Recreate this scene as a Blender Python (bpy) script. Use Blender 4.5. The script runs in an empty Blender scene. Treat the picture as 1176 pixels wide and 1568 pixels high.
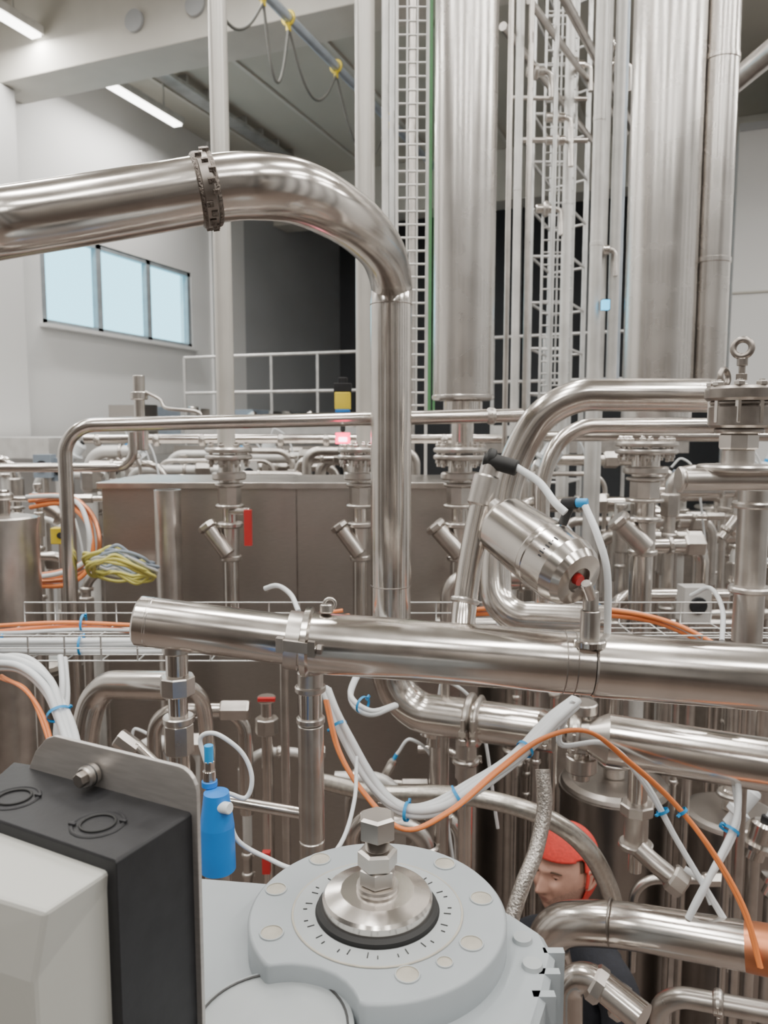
import bpy, bmesh, math, random
from mathutils import Vector, Matrix
from math import sin, cos, pi, radians

# ------------------------------------------------------------------ survey frame
F=1180.0; CX=588.0; CY=784.0; CZ=2.95
yaw=radians(21.8); pit=radians(6.0)
fwd=Vector((-sin(yaw)*cos(pit), cos(yaw)*cos(pit), -sin(pit)))
RT=Vector((cos(yaw), sin(yaw), 0)); UP=RT.cross(fwd)
FH=Vector((-sin(yaw), cos(yaw), 0)); ZZ=Vector((0,0,1))
CAM=Vector((0,0,CZ))
def P(u,v,d): return CAM+fwd*d+RT*((u-CX)/F*d)+UP*((CY-v)/F*d)
def G(u,v,z):
    r=fwd+RT*((u-CX)/F)+UP*((CY-v)/F); t=(z-CZ)/r.z
    return CAM+r*t
def W(px,d): return px*d/F
def proj(p):
    q=p-CAM; d=q.dot(fwd)
    return (CX+q.dot(RT)/d*F, CY-q.dot(UP)/d*F, d) if d>0 else (0,0,d)

# ------------------------------------------------------------------ materials
MATS={}
def mat(name,col,metal=0.0,rough=0.5,ns=8.0,nv=0.12,rv=0.08,bump=0.0,emit=0.0,spec=0.5,stretch=(1,1,1)):
    m=bpy.data.materials.new(name); m.use_nodes=True
    nt=m.node_tree; b=nt.nodes['Principled BSDF']
    b.inputs['Metallic'].default_value=metal
    b.inputs['Specular IOR Level'].default_value=spec
    tc=nt.nodes.new('ShaderNodeTexCoord'); mp=nt.nodes.new('ShaderNodeMapping'); mp.inputs['Scale'].default_value=stretch
    nt.links.new(tc.outputs['Object'],mp.inputs['Vector'])
    n=nt.nodes.new('ShaderNodeTexNoise'); n.inputs['Scale'].default_value=ns; n.inputs['Detail'].default_value=4
    nt.links.new(mp.outputs['Vector'],n.inputs['Vector'])
    r=nt.nodes.new('ShaderNodeValToRGB')
    r.color_ramp.elements[0].position=0.3; r.color_ramp.elements[1].position=0.7
    r.color_ramp.elements[0].color=tuple(c*(1-nv) for c in col)+(1,)
    r.color_ramp.elements[1].color=tuple(min(1,c*(1+nv)) for c in col)+(1,)
    nt.links.new(n.outputs['Fac'],r.inputs['Fac']); nt.links.new(r.outputs['Color'],b.inputs['Base Color'])
    mr=nt.nodes.new('ShaderNodeMapRange'); mr.inputs['To Min'].default_value=max(0.03,rough-rv); mr.inputs['To Max'].default_value=min(1,rough+rv)
    nt.links.new(n.outputs['Fac'],mr.inputs['Value']); nt.links.new(mr.outputs['Result'],b.inputs['Roughness'])
    if bump>0:
        bp=nt.nodes.new('ShaderNodeBump'); bp.inputs['Strength'].default_value=bump; bp.inputs['Distance'].default_value=0.004
        nt.links.new(n.outputs['Fac'],bp.inputs['Height']); nt.links.new(bp.outputs['Normal'],b.inputs['Normal'])
    if emit>0:
        b.inputs['Emission Color'].default_value=tuple(col)+(1,); b.inputs['Emission Strength'].default_value=emit
    MATS[name]=m; return m
steel=mat('steel_polished',(0.70,0.66,0.62),1,0.19,ns=14,nv=0.08,rv=0.06,bump=0.03)
steel2=mat('steel_satin',(0.61,0.575,0.54),1,0.31,ns=20,nv=0.10,rv=0.08,bump=0.05)
steeld=mat('steel_dark',(0.32,0.29,0.265),1,0.36,ns=30,nv=0.15,rv=0.08)
weld=mat('steel_weld',(0.20,0.175,0.155),1,0.45,ns=260,nv=0.5,bump=0.9)
panel=mat('steel_sheet_brushed',(0.46,0.43,0.40),1,0.36,ns=40,nv=0.08,rv=0.08,stretch=(1,1,20))
tankm=mat('steel_tank_shell',(0.42,0.39,0.365),1,0.32,ns=10,nv=0.06,rv=0.06)
colm=mat('steel_column_dull',(0.68,0.65,0.62),1.0,0.27,ns=6,nv=0.06,rv=0.06)
paintw=mat('pipe_paint_cream',(0.60,0.58,0.54),0.5,0.36,ns=6,nv=0.05)
whitep=mat('white_metal_paint',(0.68,0.67,0.65),0.4,0.42)
galv=mat('galvanised_wire',(0.62,0.62,0.61),0.8,0.4)
gear=mat('gear_grey_paint',(0.31,0.34,0.36),0.0,0.40,ns=10,nv=0.05,bump=0.08)
gear2=mat('gear_ring_paint',(0.35,0.375,0.385),0.0,0.42,ns=14,nv=0.05)
plug=mat('plug_beige',(0.38,0.355,0.30),0.0,0.5,ns=60,nv=0.12)
black=mat('black_plastic',(0.02,0.02,0.022),0,0.5,ns=60,nv=0.2,bump=0.1,spec=.3)
blackr=mat('black_rubber',(0.012,0.012,0.012),0,0.6)
boxg=mat('lightgrey_plastic',(0.46,0.46,0.43),0,0.42,ns=5,nv=0.03)
alu=mat('aluminium_plate',(0.48,0.455,0.435),0.75,0.42,ns=40,nv=0.08,stretch=(1,1,8))
wplastic=mat('hose_white',(0.74,0.77,0.79),0,0.35,ns=8,nv=0.04)
orange=mat('hose_orange',(0.80,0.24,0.07),0,0.4)
blue=mat('blue_plastic',(0.02,0.20,0.62),0,0.4)
bluet=mat('blue_tie',(0.02,0.30,0.65),0,0.4)
yellow=mat('yellow_plastic',(0.80,0.62,0.05),0,0.4)
yg=mat('yellow_green_cable',(0.62,0.58,0.15),0,0.45)
red=mat('red_plastic',(0.50,0.03,0.03),0,0.4)
redg=mat('red_led',(1.0,0.03,0.12),0,0.4,emit=5)
pinkg=mat('white_led',(1.0,0.6,0.8),0,0.4,emit=8)
cyang=mat('cyan_led',(0.1,0.6,1.0),0,0.4,emit=2)
green=mat('green_cable',(0.10,0.28,0.12),0,0.5)
copper=mat('copper_pipe',(0.62,0.24,0.12),0.8,0.35)
darkfit=mat('dark_fitting',(0.06,0.06,0.06),0.6,0.35)
paleb=mat('paleblue_tube',(0.55,0.62,0.70),0.5,0.35)
ducty=mat('festoon_cable',(0.12,0.12,0.11),0,0.6)
braid=mat('braided_steel',(0.62,0.58,0.54),1,0.36,ns=220,nv=0.35,bump=0.6)
flexm=mat('flex_steel',(0.62,0.59,0.54),1,0.32,ns=120,nv=0.12,bump=0.15)
wallw=mat('wall_white',(0.74,0.74,0.735),0,0.7,ns=1.2,nv=0.02)
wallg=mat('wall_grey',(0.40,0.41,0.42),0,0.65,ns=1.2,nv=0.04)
walld=mat('wall_dark',(0.055,0.058,0.065),0,0.6,ns=1.2,nv=0.1)
wallb=mat('wall_brown_grey',(0.10,0.085,0.075),0,0.6,ns=1.2,nv=0.1)
ceilm=mat('ceiling_beige',(0.50,0.48,0.42),0,0.75,ns=1.0,nv=0.04)
beamm=mat('beam_concrete',(0.58,0.56,0.51),0,0.75,ns=3,nv=0.05,bump=0.1)
floorm=mat('floor_epoxy',(0.14,0.11,0.095),0,0.35,ns=3,nv=0.15)
frameg=mat('window_frame_grey',(0.28,0.31,0.33),0,0.45)
lampm=mat('lamp_diffuser',(1.0,0.98,0.93),0,0.5,emit=9,nv=0)
skin=mat('skin',(0.56,0.315,0.24),0,0.5,ns=30,nv=0.10,bump=0.1)
stub=mat('skin_stubble',(0.47,0.275,0.215),0,0.6,ns=300,nv=0.2,bump=0.2)
lip=mat('lips',(0.40,0.19,0.155),0,0.5)
hairm=mat('hair_brown',(0.12,0.07,0.045),0,0.6)
redc=mat('red_cap_cloth',(0.70,0.055,0.04),0,0.7,ns=120,nv=0.12,bump=0.3)
cloth=mat('dark_workwear',(0.02,0.022,0.03),0,0.85,ns=80,nv=0.2,bump=0.3)
eyew=mat('eye_white',(0.36,0.32,0.29),0,0.3)
eyed=mat('eye_iris',(0.035,0.03,0.025),0,0.25)
bluegrey=mat('bluegrey_housing',(0.26,0.31,0.37),0,0.45)

# ------------------------------------------------------------------ builder
def bez(path,bend,n=9):
    pts=[Vector(p) for p in path]; out=[pts[0]]
    for i in range(1,len(pts)-1):
        a,b,c=pts[i-1],pts[i],pts[i+1]
        u=(a-b); w=(c-b); lu=u.length; lw=w.length; u.normalize(); w.normalize()
        t=min(bend,0.48*lu if i>1 else 0.95*lu,0.48*lw if i<len(pts)-2 else 0.95*lw)
        s=b+u*t; e=b+w*t
        k=0.552
        c1=s+(b-s)*k; c2=e+(b-e)*k
        for j in range(n+1):
            q=j/n
            out.append(s*(1-q)**3+c1*3*q*(1-q)**2+c2*3*q*q*(1-q)+e*q**3)
    out.append(pts[-1]); return out
def cat(path,n=8):
    p=[Vector(x) for x in path]; p=[p[0]*2-p[1]]+p+[p[-1]*2-p[-2]]; out=[]
    for i in range(1,len(p)-2):
        for j in range(n):
            t=j/n
            out.append(0.5*((2*p[i])+(p[i+1]-p[i-1])*t+(2*p[i-1]-5*p[i]+4*p[i+1]-p[i+2])*t*t+(3*p[i]-3*p[i+1]+p[i+2]-p[i-1])*t**3))
    out.append(p[-2]); return out
class B:
    def __init__(s,name): s.name=name; s.bm=bmesh.new(); s.mats=[]
    def mi(s,m):
        if m not in s.mats: s.mats.append(m)
        return s.mats.index(m)
    def face(s,vs,mi,sm):
        try:
            f=s.bm.faces.new(vs); f.material_index=mi; f.smooth=sm
        except ValueError: pass
    def tube(s,path,r,m,seg=18,caps=True):
        pts=[path[0]]
        rr=[r[0] if isinstance(r,list) else r]
        for i in range(1,len(path)):
            if (path[i]-pts[-1]).length>1e-5:
                pts.append(path[i]); rr.append(r[i] if isinstance(r,list) else r)
        mi=s.mi(m); n=len(pts); rings=[]
        T=(pts[1]-pts[0]).normalized()
        N=T.orthogonal().normalized()
        for i in range(n):
            if i==0: t=(pts[1]-pts[0])
            elif i==n-1: t=(pts[-1]-pts[-2])
            else: t=(pts[i+1]-pts[i]).normalized()+(pts[i]-pts[i-1]).normalized()
            if t.length<1e-6: t=T.copy()
            t.normalize(); q=T.rotation_difference(t); N=q@N; N=(N-t*N.dot(t)).normalized(); T=t
            Bn=t.cross(N)
            rings.append([s.bm.verts.new(pts[i]+(N*cos(2*pi*k/seg)+Bn*sin(2*pi*k/seg))*rr[i]) for k in range(seg)])
        for i in range(n-1):
            for k in range(seg):
                s.face((rings[i][k],rings[i][(k+1)%seg],rings[i+1][(k+1)%seg],rings[i+1][k]),mi,True)
        if caps:
            s.face([s.bm.verts.new(v.co) for v in reversed(rings[0])],mi,False); s.face([s.bm.verts.new(v.co) for v in rings[-1]],mi,False)
    def lathe(s,p,ax,prof,m,seg=28,smooth=False,phase=0.0):
        ax=Vector(ax).normalized(); N=ax.orthogonal().normalized()
        if abs(ax.z)>0.99: N=RT.copy(); N=(N-ax*N.dot(ax)).normalized()
        Bn=ax.cross(N); flat=seg<=8
        def ring(t,r): return [s.bm.verts.new(p+ax*t+(N*cos(2*pi*k/seg+phase)+Bn*sin(2*pi*k/seg+phase))*r) for k in range(seg)]
        prev=None
        for i in range(len(prof)-1):
            a=prof[i]; b=prof[i+1]; mm=b[2] if len(b)>2 else m; mi=s.mi(mm)
            ra=prev if (smooth and prev) else ring(a[0],max(a[1],1e-5)); rb=ring(b[0],max(b[1],1e-5))
            for k in range(seg): s.face((ra[k],ra[(k+1)%seg],rb[(k+1)%seg],rb[k]),mi,not flat)
            prev=rb
    def cyl(s,a,b,r,m,seg=24,r2=None):
        a=Vector(a); b=Vector(b); L=(b-a).length; r2=r if r2 is None else r2
        s.lathe(a,(b-a),[(0,0),(0,r),(L,r2),(L,0)],m,seg)
    def cylc(s,a,b,r,m,seg=24,ch=0.15):
        a=Vector(a); b=Vector(b); L=(b-a).length; c=min(r*ch,L*0.3)
        s.lathe(a,(b-a),[(0,0),(0,r-c),(c,r),(L-c,r),(L,r-c),(L,0)],m,seg)
    def torus(s,c,ax,R,r,m,seg=28,s2=10):
        ax=Vector(ax).normalized(); N=ax.orthogonal().normalized(); Bn=ax.cross(N); mi=s.mi(m); rg=[]
        for i in range(seg):
            a=2*pi*i/seg; d=N*cos(a)+Bn*sin(a)
            rg.append([s.bm.verts.new(c+d*(R+r*cos(2*pi*k/s2))+ax*r*sin(2*pi*k/s2)) for k in range(s2)])
        for i in range(seg):
            for k in range(s2):
                s.face((rg[i][k],rg[(i+1)%seg][k],rg[(i+1)%seg][(k+1)%s2],rg[i][(k+1)%s2]),mi,True)
    def box(s,c,sx,sy,sz,m,ex=None,ey=None,ez=None):
        ex=ex or Vector((1,0,0)); ey=ey or Vector((0,1,0)); ez=ez or ZZ; c=Vector(c); mi=s.mi(m)
        v=[s.bm.verts.new(c+ex*(i*sx/2)+ey*(j*sy/2)+ez*(k*sz/2)) for i in(-1,1) for j in(-1,1) for k in(-1,1)]
        for q in((0,1,3,2),(4,6,7,5),(0,4,5,1),(2,3,7,6),(0,2,6,4),(1,5,7,3)): s.face([v[i] for i in q],mi,False)
    def prism(s,top,dz,m,bevel=0.0,msides=None,smooth=False):
        mi=s.mi(m); ms=s.mi(msides) if msides else mi
        c=sum(top,Vector())/len(top)
        if bevel>0:
            inn=[p+(c-p).normalized()*bevel for p in top]
            r0=[s.bm.verts.new(p) for p in inn]; r1=[s.bm.verts.new(p-ZZ*bevel) for p in top]
            s.face(r0,mi,False)
            n=len(top)
            for k in range(n): s.face((r0[k],r0[(k+1)%n],r1[(k+1)%n],r1[k]),mi,smooth)
        else:
            r0=[s.bm.verts.new(p) for p in top]; s.face(r0,mi,False); r1=[s.bm.verts.new(p) for p in top]
        r2=[s.bm.verts.new(p-ZZ*dz) for p in top]; n=len(top)
        for k in range(n): s.face((r1[k],r1[(k+1)%n],r2[(k+1)%n],r2[k]),ms,smooth)
        s.face(list(reversed([s.bm.verts.new(v.co) for v in r2])),mi,False)
    def stack(s,u,d,rows,m,seg=28):
        for row in rows:
            v0,v1,r=row[:3]; mm=row[3] if len(row)>3 else m; sg=row[4] if len(row)>4 else seg
            base=P(u,rows[0][0],d)
            def zz(v): return P(u,v,d).z
            a=Vector((base.x,base.y,zz(v1))); b=Vector((base.x,base.y,zz(v0)))
            s.cylc(a,b,W(r,d),mm,sg,0.08)
    def done(s,bevel=0,parent=None):
        bmesh.ops.recalc_face_normals(s.bm,faces=s.bm.faces)
        me=bpy.data.meshes.new(s.name); s.bm.to_mesh(me); s.bm.free()
        for m in s.mats: me.materials.append(m)
        o=bpy.data.objects.new(s.name,me); bpy.context.scene.collection.objects.link(o)
        if bevel>0:
            b=o.modifiers.new('bevel','BEVEL'); b.width=bevel; b.segments=2; b.limit_method='ANGLE'; b.angle_limit=radians(40)
        if parent: o.parent=parent
        return o
def empty(name):
    e=bpy.data.objects.new(name,None); bpy.context.scene.collection.objects.link(e); return e
def clampring(o,c,ax,r,m=None,w=0.014,wing=True):
    m=m or steel2; ax=Vector(ax).normalized()
    o.lathe(c-ax*w,ax,[(0,r*1.0),(w*0.3,r*1.22),(w*0.7,r*1.32),(w*1.3,r*1.32),(w*1.7,r*1.22),(w*2,r*1.0)],m,28)
    if wing:
        s=ax.cross(ZZ)
        if s.length<.1: s=RT.copy()
        s.normalize(); t=ax.cross(s)
        o.box(c+s*r*1.35+t*r*.2,r*.35,r*.25,w*1.6,m,s,t,ax)
        o.cylc(c+s*r*1.4-t*r*.5,c+s*r*1.4+t*r*.7,r*.11,m,10)
        o.cylc(c+s*r*1.4+t*r*.45,c+s*r*1.4+t*r*.75,r*.2,m,6)
OBST=[]
def occ(p,r): OBST.append((p.x,p.y,r))

# ------------------------------------------------------------------ room
ZC=7.3; XL,XR,YB,YF=-7.0,7.5,-7.0,15.0
BZ=6.52
o=B('floor'); o.box(((XL+XR)/2,(YB+YF)/2,-0.05),XR-XL,YF-YB,0.1,floorm); o.done()
o=B('ceiling'); o.box(((XL+XR)/2,(YB+YF)/2,ZC+0.05),XR-XL,YF-YB,0.1,ceilm)
for i in range(12): o.box((XL+0.6+i*1.2,(YB+YF)/2,ZC-0.012),0.05,YF-YB,0.024,beamm)
o.done()
def yw(u):
    a=math.atan((CX-u)/F)+yaw; return -XL/math.tan(a)
def zw(u,v):
    p=fwd+RT*((u-CX)/F)+UP*((CY-v)/F); t=XL/p.x; return CZ+p.z*t
wy0,wy1=yw(76),yw(300); wz1=zw(190,386); wz0=zw(190,516)
y_g=yw(380)
o=B('wall_left')
T=0.2
def wl(y0,y1,z0,z1,m): o.box((XL-T/2,(y0+y1)/2,(z0+z1)/2),T,y1-y0,z1-z0,m)
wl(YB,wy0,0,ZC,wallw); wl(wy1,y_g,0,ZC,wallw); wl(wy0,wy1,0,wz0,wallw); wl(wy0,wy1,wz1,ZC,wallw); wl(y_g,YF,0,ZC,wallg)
for yy in (yw(330),): o.box((XL+0.02,yy,ZC/2),0.04,0.05,ZC,wallw)
o.done()
o=B('window_1')
for k in range(4):
    y=wy0+(wy1-wy0)*k/3; o.box((XL-0.05,min(max(y,wy0+.035),wy1-.035),(wz0+wz1)/2),0.08,0.09,wz1-wz0,frameg)
for z in (wz0+.03,wz1-.03): o.box((XL-0.05,(wy0+wy1)/2,z),0.08,wy1-wy0,0.06,frameg)
o.box((XL+0.04,(wy0+wy1)/2,wz0-.02),0.14,wy1-wy0+.1,0.04,wallw)
winp=bpy.data.materials.new('window_glass'); winp.use_nodes=True
nt=winp.node_tree; nt.nodes.remove(nt.nodes['Principled BSDF'])
t1=nt.nodes.new('ShaderNodeBsdfTransparent'); t1.inputs[0].default_value=(.95,.98,1,1)
t2=nt.nodes.new('ShaderNodeBsdfGlossy'); t2.inputs['Roughness'].default_value=.05; mx=nt.nodes.new('ShaderNodeMixShader'); mx.inputs[0].default_value=.05
nt.links.new(t1.outputs[0],mx.inputs[1]); nt.links.new(t2.outputs[0],mx.inputs[2]); nt.links.new(mx.outputs[0],nt.nodes['Material Output'].inputs['Surface'])
o.box((XL-0.06,(wy0+wy1)/2,(wz0+wz1)/2),0.012,wy1-wy0-.02,wz1-wz0-.02,winp)
o.done()
o=B('wall_far'); o.box((0,YF+.1,ZC/2),XR-XL,0.2,ZC,walld)
for i in range(10): o.box((XL+1.2+i*1.3,YF-.03,ZC/2),.08,.06,ZC,wallg)
o.done()
o=B('wall_right'); o.box((XR+.1,(YB+YF)/2,ZC/2),0.2,YF-YB,ZC,wallw)
for i in range(7): o.box((XR-.02,YB+1.5+i*2.2,ZC/2),.04,1.1,ZC,walld)  # dark bands added on this unseen wall to deepen reflection contrast
o.done()
o=B('wall_back'); o.box(((XL+XR)/2,YB-.1,ZC/2),XR-XL,0.2,ZC,wallb)
for i in range(5): o.box((XL+1.5+i*2.8,YB+.02,4.2),1.0,.04,4.0,wallw)  # bright panels added on the dark unseen wall for steel reflections
o.done()
pz=CZ+ (660-235)/F*9.6
o=B('wall_partition'); px0=math.tan(radians(2.0))*10
o.box(((px0+XR)/2-.01,11.0,pz/2),XR-px0-.02,2.0,pz,wallw)
o.box(((px0+XR)/2-.01,9.99,pz-.04),XR-px0-.02,.04,.08,wallg)
o.box(((px0+XR)/2-.01,9.985,CZ+(660-465)/F*9.6),XR-px0-.02,.02,.02,ceilm)
o.done()
o=B('ceiling_beam')
for yb in (6.55,12.5):
    o.box(((XL+XR)/2,yb,(BZ+ZC)/2),XR-XL-.01,0.5,ZC-BZ-.005,beamm)
for (u,v) in ((207,33),(300,8)):
    q=P(u,v,1)-CAM; t=6.29/q.y; c=CAM+q*t
    o.cyl(c,c+Vector((0,-.03,0)),.1,wallg,24)
o.done(0.01)
o=B('wall_pilaster'); o.box((XL+.12,6.25,BZ/2),0.22,0.45,BZ-.01,wallw); o.done(0.01)
o=B('mezzanine_platform'); o.box((-6.11,10.0,CZ-.16),1.12,9.0,.2,whitep)
for y in (5.8,8,11,14): o.cyl((-5.7,y,0),(-5.7,y,CZ-.26),.06,whitep)
R=random.Random(2)
for i in range(9):
    y=7+i*.8; o.box((-6.0+R.uniform(-.2,.2),y,CZ-.06+.18),R.uniform(.2,.5),R.uniform(.2,.5),.34,R.choice((panel,steel2,bluegrey,darkfit)))
    o.cylc((-5.8,y+.3,CZ-.06),(-5.8,y+.3,CZ+.3),.07,steel2)
o.done(0.005)
def railing(name,a,b,h,n,r=.016):
    o=B(name)
    for z in (0,-h*.45): o.tube([a+ZZ*z,b+ZZ*z],r,galv,10)
    o.box((a+b)/2-ZZ*(h-.05),(b-a).length,.01,.1,galv,(b-a).normalized(),(b-a).normalized().cross(ZZ),ZZ)
    for i in range(n):
        q=a.lerp(b,i/(n-1)); o.tube([q,Vector((q.x,q.y,q.z-h))],r*.9,galv,10)
    for q in (a,b): o.tube([Vector((q.x,q.y,0)),q],r*1.1,galv,10)
    return o
a=P(282,548,8.4); b=P(560,540,7.7); b.z=a.z
o=railing('guard_railing',a,b,.85,5)
o.box((a+b)/2-ZZ*1.0+FH*.45,(b-a).length,.9,.1,panel,(b-a).normalized(),(b-a).normalized().cross(ZZ),ZZ)
R=random.Random(9)
for i in range(9):
    q=a.lerp(b,(i+.5)/9)+FH*.45-ZZ*(.95-.18); o.cylc(q-RT*R.uniform(.05,.2)-ZZ*.05,q+RT*.2+ZZ*R.uniform(0,.15),R.uniform(.05,.1),R.choice((darkfit,steeld,steel2)),16)
o.done()
a=P(755,517,7.5); b=P(960,517,7.0); b.z=a.z
o=railing('guard_railing',a,b,.95,6)
o.box((a+b)/2-ZZ*1.05,2.2,.9,.1,steel2,RT,FH,ZZ)
o.done()

# ------------------------------------------------------------------ lamps
def lamp(x,y0,y1,e=70,z=7.0):
    o=B('ceiling_strip_light')
    o.box((x,(y0+y1)/2,z+.05),.16,y1-y0,.08,whitep)
    o.box((x,(y0+y1)/2,z),.12,y1-y0-.04,.03,lampm)
    for yy in (y0+.3,y1-.3): o.cyl((x,yy,z+.09),(x,yy,ZC-.02),.012,galv,8)
    ob=o.done()
    l=bpy.data.lights.new('strip_lamp','AREA'); l.shape='RECTANGLE'; l.size=.12; l.size_y=y1-y0-.04; l.energy=e; l.color=(1,.97,.92)
    lo=bpy.data.objects.new('lamp_source',l); bpy.context.scene.collection.objects.link(lo); lo.location=(x,(y0+y1)/2,z-.02); lo.parent=ob
lamp(-6.3,7.15,8.65,74,6.85); lamp(-6.22,4.8,6.27,68,6.85); lamp(-6.3,1.5,3.0,74,6.85)
for x in (-3.6,-1.2,1.2,3.6):
    for y in (-4.5,-1.5,1.2,3.9): lamp(x,y,y+1.5,66)  # added strip rows, kept out of view, light the pipework from above
lamp(5.6,5,6.5,110); lamp(5.6,7.6,9.1,130); lamp(5.6,1,2.5,90)  # added offscreen strips to brighten the right background
o=B('lamp_cable_trough')
o.box((-6.05,9.4,ZC-.12),.2,3.4,.05,galv)
for i in range(8): o.box((-6.05,7.9+i*.45,ZC-.06),.22,.03,.12,galv)
o.done()

zr=CZ+3.3; a=G(395,-10,zr); b=G(552,132,zr); xm=(a.x+b.x)/2
a=Vector((xm,a.y-2,zr)); b=Vector((xm,b.y+4.0,zr))
o=B('crane_festoon_rail'); o.tube([a,b],.040,paleb,14)
def ry(u,v): return G(u,v,zr).y
stops=[ry(395,-10)-.9,ry(395,-10),ry(430,30),ry(508,103),ry(545,135)+.8]
for y in stops:
    c=Vector((xm,y,zr)); o.torus(c,(0,1,0),.052,.012,yellow,16,8); o.box(c-ZZ*.07,.03,.03,.06,yellow)
for i in range(len(stops)-1):
    y0,y1=stops[i],stops[i+1]; sag=.35+.12*(i%2)
    o.tube(cat([Vector((xm,y0,zr-.08)),Vector((xm,y0+(y1-y0)*.25,zr-.08-sag*.8)),Vector((xm,(y0+y1)/2,zr-.1-sag)),Vector((xm,y0+(y1-y0)*.75,zr-.08-sag*.75)),Vector((xm,y1,zr-.08))]),.012,ducty,8)
for y in (a.y+.2,b.y-.2): o.cyl((xm,y,zr),(xm,y,ZC),.015,galv,8)
o.done()

# ------------------------------------------------------------------ vertical columns
def vertical(name,u,v1,d,rpx,m,top=ZC-.03,collars=(),seg=32):
    o=B(name); p=P(u,v1,d); a=Vector((p.x,p.y,p.z)); b=Vector((p.x,p.y,top)); r=W(rpx,d)
    occ(p,r+.03)
    o.tube([a,b],r,m,seg)
    for v in collars:
        z=P(u,v,d).z; o.lathe(Vector((p.x,p.y,z-.01)),ZZ,[(0,r),(.002,r*1.06),(.018,r*1.06),(.02,r)],m,seg)
    return o,p,r
D1=2.7
def flangevalve(o,u,d,s=1.0,top=685,bot=905,ystr=True):
    k=s; q0=P(u,top,d); occ(q0,W(36*k,d)+.02)
    o.stack(u,d,[(top,top+8,36*k,steel2),(top+11,top+19,36*k,steel2),(top+19,top+55,16*k,steel),(top+38,top+50,26*k,steel2,24),(top+55,top+60,22*k),
                 (top+60,top+88,18*k,steel2,8),(top+88,top+93,22*k),(top+93,top+118,11*k,steel),(top+116,top+124,20*k,steel2),(top+124,top+170,14*k,steel2),(top+168,top+176,17*k),(top+176,bot,12*k,steel)],steel2)
    p=P(u,top,d)
    for i in range(8):
        a=2*pi*i/8+.2; q=Vector((p.x+cos(a)*W(29*k,d),p.y+sin(a)*W(29*k,d),p.z))
        o.cylc(q-ZZ*W(30,d),q+ZZ*W(8,d),W(3.2,d),steel,6)
        o.cylc(q+ZZ*W(1,d),q+ZZ*W(5,d),W(5,d),steel2,6); o.cylc(q-ZZ*W(25,d),q-ZZ*W(20,d),W(5,d),steel2,6)
    if ystr:
        a=P(u,top+165,d); b=P(u-30*k,top+125,d); o.cylc(a,b,W(12*k,d),steel2); o.cylc(b,P(u-36*k,top+117,d),W(15*k,d),steel2,8)
o,p,r=vertical('support_pipe_vertical',347,690,D1,13.5,paintw); flangevalve(o,350,D1,1.0,bot=960)
o.box(P(380,808,D1-.05),W(11,D1),.02,W(54,D1),red,RT,FH,ZZ); o.cylc(P(352,783,D1),P(382,783,D1-.03),W(5,D1),steel2,12); o.done()
o,p,r=vertical('support_pipe_vertical',560,690,D1+.1,14.5,paintw); flangevalve(o,551,D1,.95,bot=960); o.done()
o,p,r=vertical('process_column_pipe',709,612,D1,46,colm,collars=(),seg=48)
o.stack(709,D1,[(604,613,48,colm),(613,640,30,steel),(640,688,17,steel)],colm); flangevalve(o,705,D1,1.15,bot=960); o.done()
o,p,r=vertical('process_column_pipe',1004,640,2.95,51,colm,seg=56)
flangevalve(o,990,2.6,1.3,top=676,bot=1000)
o.done()
o,p,r=vertical('process_column_pipe',1082,610,2.95,25,colm,collars=(405,116),seg=40); o.done()
o,p,r=vertical('insulated_riser_pipe',936,600,3.6,9,whitep)
o.tube([P(945,600,3.5),Vector((P(945,600,3.5).x,P(945,600,3.5).y,ZC-.05))],W(2,3.5),paleb,10)
o.done()
for (u,v,d,r_,m_,cl) in ((787,620,3.8,6,whitep,(300,)),(803,620,3.8,4,steel2,()),(906,620,3.4,9,whitep,(380,200)),(918,600,3.6,5,whitep,()),(600,620,4.2,4,galv,()),(590,640,4.0,5,whitep,()),(630,640,4.4,5,steel2,()),(861,610,4.5,7,whitep,(320,)),(773,640,3.2,4,steel2,()),(841,620,4.0,3,galv,())):
    o,p,r=vertical('thin_riser_pipe',u,v,d,r_,m_,collars=cl,seg=16)
    p0=Vector((p.x,p.y,0)); o.tube([p0,p],r,m_,12); o.done()
o,p,r=vertical('green_cable_riser',657,640,3.3,2.6,green,seg=10); o.tube([Vector((p.x+.02,p.y,p.z)),Vector((p.x+.02,p.y,ZC-.03))],r*.7,green,10); o.done()

CABZ=P(430,742,3.05).z
def ladder(name,u0,u1,v1,d,step,n,m,wr=.004,rr=.006,zb=0.0):
    o=B(name); a=P(u0,v1,d); b=P(u1,v1,d); b.z=a.z; occ((a+b)/2,.08)
    for i in range(n):
        q=a.lerp(b,i/(n-1)); o.tube([q,Vector((q.x,q.y,ZC-.05))],rr if i in(0,n-1) else wr,m,8)
    z=a.z
    while z<ZC-.1:
        o.tube([Vector((a.x,a.y,z)),Vector((b.x,b.y,z))],wr,m,6); z+=step
    for q in (a,b): o.tube([Vector((q.x,q.y,zb)),q],rr,m,8)
    return o
o=ladder('cable_ladder',607,652,640,3.4,.055,4,whitep,.0045,.007,CABZ+.014); o.done()
o=ladder('cable_ladder',826,872,590,4.6,.07,5,galv,.005,.008); o.done()
o=B('ladder_safety_cage')
crn=[P(808,600,5.2),P(868,600,5.2),P(890,600,5.55),P(838,600,5.75)]
for c in crn: o.tube([Vector((c.x,c.y,0)),Vector((c.x,c.y,6.4))],.018,galv,8); occ(c,.08)
z=2.6
while z<6.3:
    for i in range(4):
        a=crn[i]; b=crn[(i+1)%4]; o.tube([Vector((a.x,a.y,z)),Vector((b.x,b.y,z))],.010,galv,6)
    z+=.3
o.done()
o=B('overhead_pipe_rack')
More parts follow.
